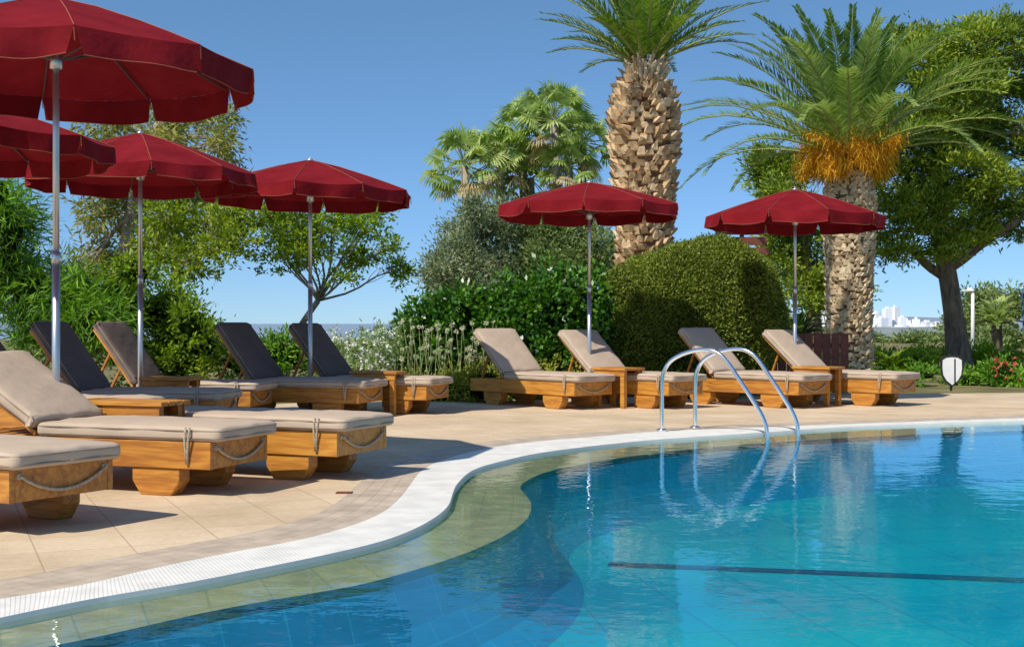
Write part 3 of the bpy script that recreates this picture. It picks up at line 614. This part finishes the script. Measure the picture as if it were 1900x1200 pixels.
# --- date palms
def palm_trunk(mb,sb,cx,cy,prof,rows,per,stub,seed=1):
    rr=random.Random(seed); zs=[p[0] for p in prof]; rs=[p[1] for p in prof]
    zz=np.linspace(zs[0],zs[-1],40); r=np.interp(zz,zs,rs); mb.tube([(cx,cy,z) for z in zz],list(r*.93),24)
    for i in range(rows):
        z=zs[0]+(zs[-1]-zs[0])*(i+.5)/rows; rad=float(np.interp(z,zs,rs)); dz=(zs[-1]-zs[0])/rows
        for k in range(per):
            a=(k+.5*(i%2)+rr.uniform(-.22,.22))*2*math.pi/per; wv=math.pi*rad/per*rr.uniform(.7,1.25)
            o=stub*rr.uniform(.3,1.7); h=dz*rr.uniform(.6,1.5); zj=z+rr.uniform(-.4,.4)*dz
            if rr.random()<.12: continue
            d=Vector((math.cos(a),math.sin(a),0)); t=Vector((-d.y,d.x,0)); c=Vector((cx,cy,zj)); sk1=rr.uniform(-.3,.3)*wv
            base=c+d*rad*.88
            v=[base-t*wv-Vector((0,0,dz*.7)),base+t*wv-Vector((0,0,dz*.7)),base+t*wv*.9+Vector((0,0,h*.5)),base-t*wv*.9+Vector((0,0,h*.5)),
               c+d*(rad+o*.35)-t*wv*.9-Vector((0,0,dz*.45)),c+d*(rad+o*.35)+t*wv*.9-Vector((0,0,dz*.45)),c+d*(rad+o)+t*(wv*.45+sk1)+Vector((0,0,h*.62+rr.uniform(-.02,.03))),c+d*(rad+o)-t*(wv*.45-sk1)+Vector((0,0,h*.55+rr.uniform(-.02,.03)))]
            sb.add(v,[(0,1,5,4),(1,2,6,5),(2,3,7,6),(3,0,4,7),(4,5,6,7)])
def frond(lb,mb,base,az,el,L,droop,ll,npair,lw=.03,fold=.35,tipdroop=1.6):
    n=22; p=np.array(base,float); pts=[p.copy()]; dirs=[]; e=el; azz=az
    for i in range(n):
        t=i/n; e=el-droop*(t**tipdroop); azz+=random.uniform(-.01,.01)
        d=np.array([math.cos(azz)*math.cos(e),math.sin(azz)*math.cos(e),math.sin(e)]); dirs.append(d); p=p+d*L/n; pts.append(p.copy())
    dirs.append(dirs[-1]); pts=np.array(pts);dirs=np.array(dirs)
    mb.tube([tuple(q) for q in pts[::3]],[.028*(1-.85*i/len(pts[::3])) for i in range(len(pts[::3]))],5)
    tt=np.linspace(.08,.995,npair); ix=tt*n; i0=ix.astype(int); fr=(ix-i0)[:,None]
    P=pts[i0]*(1-fr)+pts[np.minimum(i0+1,n)]*fr; D=dirs[np.minimum(i0,n)]
    side=np.cross(D,np.array([0,0,1.])); side/=np.linalg.norm(side,axis=1,keepdims=True)+1e-6; up=np.cross(side,D)
    sw=np.sin(np.clip(tt*1.08+.05,0,1)*math.pi)**.45
    sw=np.maximum(sw,.3)
    rr=random.uniform(0,1)
    for s in (-1,1):
        m=len(tt); U=D*(.65+.5*tt[:,None])+side*s*.8+up*(fold+rng.normal(size=(m,1))*.10)+rng.normal(size=(m,3))*.05; U[:,2]-=.12
        lb.add(P,U,np.cross(U,up)+rng.normal(size=(m,3))*.15,ll*sw*rng.uniform(.85,1.1,m),lw,np.clip(rr*.5+rng.uniform(0,.5,m),0,1))
def stubmat(name,a,b,c):
    m,nt,p,o=newmat(name); cc=coords(nt); n=N(nt,'ShaderNodeTexNoise',Scale=11.,Detail=6.0,Roughness=.7); nt.links.new(cc,n.inputs[0])
    g=N(nt,'ShaderNodeNewGeometry'); ad=N(nt,'ShaderNodeMath',operation='MULTIPLY_ADD'); nt.links.new(g.outputs['Random Per Island'],ad.inputs[0]); ad.inputs[1].default_value=.45
    sb=N(nt,'ShaderNodeMath',operation='MULTIPLY_ADD'); nt.links.new(n.outputs[0],sb.inputs[0]); sb.inputs[1].default_value=.9; sb.inputs[2].default_value=-.12; nt.links.new(sb.outputs[0],ad.inputs[2])
    r=ramp(nt,[(.2,a),(.5,b),(.85,c)],ad.outputs[0]); nt.links.new(r.outputs[0],p.inputs['Base Color']); p.inputs['Roughness'].default_value=.85
    bp=N(nt,'ShaderNodeBump',Strength=.7,Distance=.03); nt.links.new(n.outputs[0],bp.inputs['Height']); nt.links.new(bp.outputs[0],p.inputs['Normal']); return m
ST1=stubmat('palm_leaf_bases',(.18,.095,.04),(.52,.34,.17),(.78,.60,.37))
ST2=stubmat('palm_leaf_bases_pale',(.24,.16,.085),(.54,.40,.24),(.76,.62,.42))
# big palm
E=empty('date_palm'); mb=MB();sb=MB()
palm_trunk(mb,sb,2.18,21.3,[(0,.46),(1.6,.42),(2.4,.42),(3.1,.46),(3.9,.53),(4.5,.55),(4.75,.52),(4.95,.42),(5.1,.28),(5.3,.24)],62,21,.075,2)
mb.obj('trunk',B_palm,E,True); sb.obj('leaf_bases',ST1,E)
lb=LB();rb=MB()
for i in range(50):
    t=i/50; az=i*2.39996; el=R(84-66*t+random.uniform(-6,6)); L=1.7+.6*(1-t)+random.uniform(-.2,.15)
    frond(lb,rb,(2.18+.2*math.cos(az),21.3+.2*math.sin(az),5.35-.04*t+.25*(1-t)),az,el,L,R(26+16*t),.27,48,.034,.3)
lb.obj('fronds',G_palm,E); rb.obj('frond_stems',M_stem,E,True)
sb=MB()
for i in range(90):
    az=random.uniform(0,6.28); p=Vector((2.18+.24*math.cos(az),21.3+.24*math.sin(az),5.05+random.uniform(-.15,.25))); d=Vector((math.cos(az)*.6,math.sin(az)*.6,random.uniform(.5,1.3))).normalized()
    sb.tube([p,p+d*random.uniform(.12,.35)],[.045,.018],5)
sb.obj('cut_stems',ST2,E)
# right palm with fruit
E=empty('date_palm'); mb=MB();sb=MB(); cx,cy=6.78,26.
palm_trunk(mb,sb,cx,cy,[(0,.62),(.3,.46),(1.0,.42),(2.4,.45),(3.0,.50),(3.5,.52),(3.9,.42),(4.1,.34)],56,20,.045,5)
mb.obj('trunk',B_palm,E,True); sb.obj('leaf_bases',ST2,E)
lb=LB();rb=MB()
for i in range(62):
    t=i/62; az=i*2.39996+.3; el=R(85-70*t**.9+random.uniform(-7,7)); L=2.4+1.25*math.sin(min(t*1.4,1)*1.57)-.3*max(0,t-.8)*5*.5+random.uniform(-.3,.25)
    frond(lb,rb,(cx+.22*math.cos(az),cy+.22*math.sin(az),4.35+.3*(1-t)),az,el,L,R(32+42*t),.44,82,.042,.32,1.9)
lb.obj('fronds',G_palmb,E); rb.obj('frond_stems',M_stem,E,True)
lb=LB();sb=MB()
for i in range(54):
    az=random.uniform(0,6.28); Lr=random.uniform(.5,1.1); rr_=random.uniform(.7,1.0)
    a=Vector((cx+.25*math.cos(az),cy+.25*math.sin(az),4.25)); b=Vector((cx+Lr*math.cos(az)*rr_,cy+Lr*math.sin(az)*rr_,4.55+random.uniform(-.4,.4)))
    sb.tube([a,a.lerp(b,.5)+Vector((0,0,.2)),b],[.025,.02,.012],5)
    n=120; st=np.array(b)+rng.normal(size=(n,3))*np.array([.12,.12,.09]); U=rng.normal(size=(n,3))*.35+np.array([math.cos(az)*.35,math.sin(az)*.35,-.9])
    lb.add(st,U,rdir(n),rng.uniform(.15,.42,n),.02,rng.uniform(0,1,n))
lb.obj('fruit_strands',G_fruit,E); sb.obj('fruit_stalks',simple('fruit_stalk',(.6,.33,.03),.6),E)
# --- fan palms
def fanpalm(x,y,z,r,nf=34,seed=0):
    E=empty('fan_palm',(0,0,0)); mb=MB(); mb.tube([(x+.3,y,-.05),(x+.15,y,z*.5),(x,y,z)],[.2,.15,.13],10); mb.obj('trunk',B_pale,E,True)
    lb=LB(); db=LB(); rb=MB()
    for i in range(nf):
        t=i/nf; az=i*2.39996+seed; el=R(82-135*t+random.uniform(-10,10)); d=np.array([math.cos(az)*math.cos(el),math.sin(az)*math.cos(el),math.sin(el)])
        b=np.array([x,y,z])+d*.1; pl=r*random.uniform(.48,.66); h=b+d*pl+np.array([0,0,-.06]); rb.tube([tuple(b),tuple(h)],.018,4)
        side=np.cross(d,[0,0,1.]); side/=np.linalg.norm(side)+1e-6
        tw=random.uniform(-.6,.6); up=np.cross(side,d); side=side*math.cos(tw)+up*math.sin(tw); up=np.cross(side,d)
        m=17; an=np.linspace(-R(95),R(95),m)
        U=np.cos(an)[:,None]*d+np.sin(an)[:,None]*side+up*.15*np.cos(an*2)[:,None]; U[:,2]-=.12
        tgt=db if t>.84 else lb; rr=random.uniform(0,.6); Ln=r*.46*(.75+.25*np.cos(an))
        tgt.add(np.repeat(h[None],m,0),U,np.cross(U,up),Ln*.85,r*.085,rr+rng.uniform(0,.4,m))
        U2=U.copy(); U2[:,2]-=.9; Un=U/np.linalg.norm(U,axis=1,keepdims=True)
        tgt.add(h+Un*(Ln*.55)[:,None],U2+rng.normal(size=(m,3))*.1,np.cross(U,up),Ln*.7,r*.055,rr+rng.uniform(0,.4,m))
    lb.obj('fans',G_fan,E); db.obj('dry_fans',G_deadfan,E); rb.obj('stems',M_stem,E)
for i,(px,py,r) in enumerate([(862,308,1.3),(925,290,1.05),(968,240,1.3),(1028,225,1.25),(1080,258,1.15),(985,320,1.2),(1055,310,1.0)]):
    fanpalm((px-950)/57.1,42+(i%3)*.8,1.05+(600-py)/57.1,r*1.08,27,i)
# --- flowers behind loungers
E=empty('allium_flowers'); sb=MB(); lb=LB()
for i in range(64):
    x=random.uniform(-1.75,-.35); y=random.uniform(17.7,18.4); h=random.uniform(.5,1.1); a=Vector((x,y,0)); b=Vector((x+random.uniform(-.14,.14),y,h))
    sb.tube([a,a.lerp(b,.5)+Vector((random.uniform(-.04,.04),0,0)),b],[.006,.005,.004],4)
    n=40; d=rdir(n); r=random.uniform(.022,.042); lb.add(np.array(b)+d*r*.3,d,rdir(n),r,.011,rng.uniform(0,1,n))
sb.obj('stems',simple('flower_stem',(.30,.34,.14),.7),E); lb.obj('heads',G_flow,E)
E=bush('white_flower_bush',conv([(650,650,45,30),(700,640,40,40),(690,680,60,30),(620,680,40,25)],18.3,.3),(22,32,.11,.06,.026,.4,0,(.4,1.1)),G_grey,False)
lb=LB(); n=170; c=np.c_[rng.uniform(-2.6,-1.65,n),rng.uniform(17.6,18.2,n),rng.uniform(.3,1.0,n)]; 
for k in range(6): lb.add(c+rng.normal(size=(n,3))*.010,rdir(n),rdir(n),.034,.024,rng.uniform(0,1,n))
lb.obj('flowers',G_wflow,E)
# --- right background planting
bush('background_shrubs',conv([(1660,664,50,16),(1720,668,40,18),(1620,660,40,16),(1820,660,50,18),(1880,672,60,26),(1760,670,30,15),(1600,670,40,16)],30,2),(12,34,.16,.12,.04,.3,0,(.5,1.03)),G_carob)
bush('background_trees',conv([(1740,648,40,8),(1830,565,40,22),(1870,560,40,26),(1900,580,40,38),(1480,618,60,10),(1840,605,50,25),(1795,625,35,18)],62,6),(4,40,.4,.26,.10,.3,0,(.5,1.02)),G_oliveg)
bush('distant_tree_line',conv([(x,652+random.uniform(-2,4),34,7) for x in range(1420,1960,30)],75,4),(3,40,.3,.28,.11,.2,0,(.5,1.0)),G_oliveg)
bush('garden_shrubs',conv([(1800,705,50,14),(1860,700,60,18),(1690,695,45,12),(1640,692,30,12),(1900,710,50,14)],23,.8),(20,30,.13,.09,.03,.5,0,(.5,1.05)),G_feath)
E=bush('oleander_bush',conv([(1858,690,32,26)],22.5,.1),(22,30,.12,.09,.03,.4,0,(.5,1.05)),G_feath)
lb=LB(); n=26; c=np.c_[rng.uniform(8.3,8.75,n),rng.uniform(22.1,22.6,n),rng.uniform(.1,.52,n)]
for k in range(5): lb.add(c+rng.normal(size=(n,3))*.012,rdir(n),rdir(n),.045,.03,rng.uniform(0,1,n))
lb.obj('flowers',G_rflow,E)
def tuft(name,x,y,z,L,mat,n=26,trunk=0):
    E=empty(name); lb=LB();rb=MB()
    if trunk: rb.tube([(x,y,-.05),(x,y,z)],[trunk,trunk*.8],8)
    for i in range(n):
        t=i/n; az=i*2.4; frond(lb,rb,(x,y,z),az,R(82-70*t),L*random.uniform(.8,1.1),R(60),L*.25,34,.045*max(1,L*.6),.3)
    lb.obj('fronds',mat,E); rb.obj('stems',B_dark,E)
tuft('young_palm',(1850-950)/2400*40,40,1.0,1.1,G_fan,30,.2)
tuft('young_palm',(1478-950)/2400*27,27,.7,.75,G_palmb,26,.12)
tuft('cycad_plant',(1655-950)/2400*23,23,.12,.55,G_carob,24,.08)
tuft('cycad_plant',(1540-950)/2400*22.5,22.5,.15,.5,G_palmb,20,.08)
# fence, lamp, sign, flag
E=empty('wooden_fence',(4.35,19.6,0)); mb=MB()
for i in range(9): mb.box(-.45+i*.135,-.45+i*.135+.12,0,.025,0,.9+.0*i)
mb.box(-.45,.78,.026,.06,.2,.27); mb.box(-.45,.78,.026,.06,.68,.75); mb.obj('boards',M_brown,E)
E=empty('garden_fence',((1830-950)/2400*34,34,0)); mb=MB()
for i in range(34): mb.box(-2.2+i*.16,-2.2+i*.16+.12,0,.03,0,.32)
mb.box(-2.2,3.3,.031,.06,.2,.26); mb.obj('boards',M_brown,E)
E=empty('street_lamp',((1805-950)/2400*36,36,0)); mb=MB(); mb.tube([(0,0,0),(0,0,1.9)],[.06,.045],10); mb.tube([(0,0,1.9),(0,0,1.96),(-.05,0,2.0),(-.15,0,2.0)],[.045,.05,.06,.05],8); mb.obj('post',M_white,E,True)
mb=MB(); mb.box(-.3,.02,-.07,.07,1.93,1.99); mb.obj('lantern_head',M_white,E,bevel=.02)
E=empty('shield_sign',(6.84,20.1,0)); 
def shield(sc,y0,y1):
    half=[(0,.50),(.10,.49),(.17,.45),(.175,.30),(.16,.18),(.10,.08),(0,.0)]
    pts=[(x*sc,.25+(z-.25)*sc) for x,z in half]+[(-x*sc,.25+(z-.25)*sc) for x,z in half[-2:0:-1]]
    n=len(pts); mb=MB(); mb.add([(x,y0,z+.06) for x,z in pts]+[(x,y1,z+.06) for x,z in pts],[tuple(range(n)),tuple(range(2*n-1,n-1,-1))]+[(i,i+n,(i+1)%n+n,(i+1)%n) for i in range(n)]); return mb
shield(1.,0,.03).obj('border',M_black,E); shield(.86,-.006,-.001).obj('face',M_white,E)
mb=MB(); mb.box(.03,.052,-.010,-.0062,.11,.50); mb.obj('stripe',M_black,E); mb=MB(); mb.tube([(0,.05,0),(0,.05,.4)],.02,8); mb.obj('post',M_black,E)
E=empty('direction_sign',(3.98,22.4,0)); mb=MB(); mb.tube([(0,0,0),(0,0,2.85)],.04,8); mb.obj('post',M_brown,E)
for k,(z,d,l) in enumerate([(2.58,1,.46),(2.40,-1,.42),(2.22,1,.5)]):
    mb=MB(); y=-.05; v=[(-l*d,y,z),( l*.8*d,y,z),(l*d,y,z+.07),(l*.8*d,y,z+.14),(-l*d,y,z+.14)]; v2=[(a,y-.025,c) for a,b,c in v]
    mb.add(v+v2,[(0,1,2,3,4),(9,8,7,6,5)]+[(i,i+5,(i+1)%5+5,(i+1)%5) for i in range(5)]); mb.obj('arrow_board',M_brown,E)
E=empty('flagpole',((1903-950)/2400*34,34,0)); mb=MB(); mb.tube([(0,0,0),(0,0,2.1)],.025,8); mb.obj('pole',M_white,E)
M_blue=simple('flag_blue',(.03,.12,.5),.7)
for k in range(7):
    mb=MB(); v=[];nn_=9
    for i in range(nn_):
        t=i/(nn_-1); x=-.03-t*.10-.02*math.sin(t*5+k*.3); 
        for q in (0,1): v.append((x+.01*k, .04*math.sin(t*6), 2.0-(k+q)*.13+.0-t*.25))
    mb.add(v,[(2*i,2*i+1,2*i+3,2*i+2) for i in range(nn_-1)]); mb.obj('flag_stripe',M_blue if k%2 else M_white,E,True)
print('objects',len(bpy.data.objects))
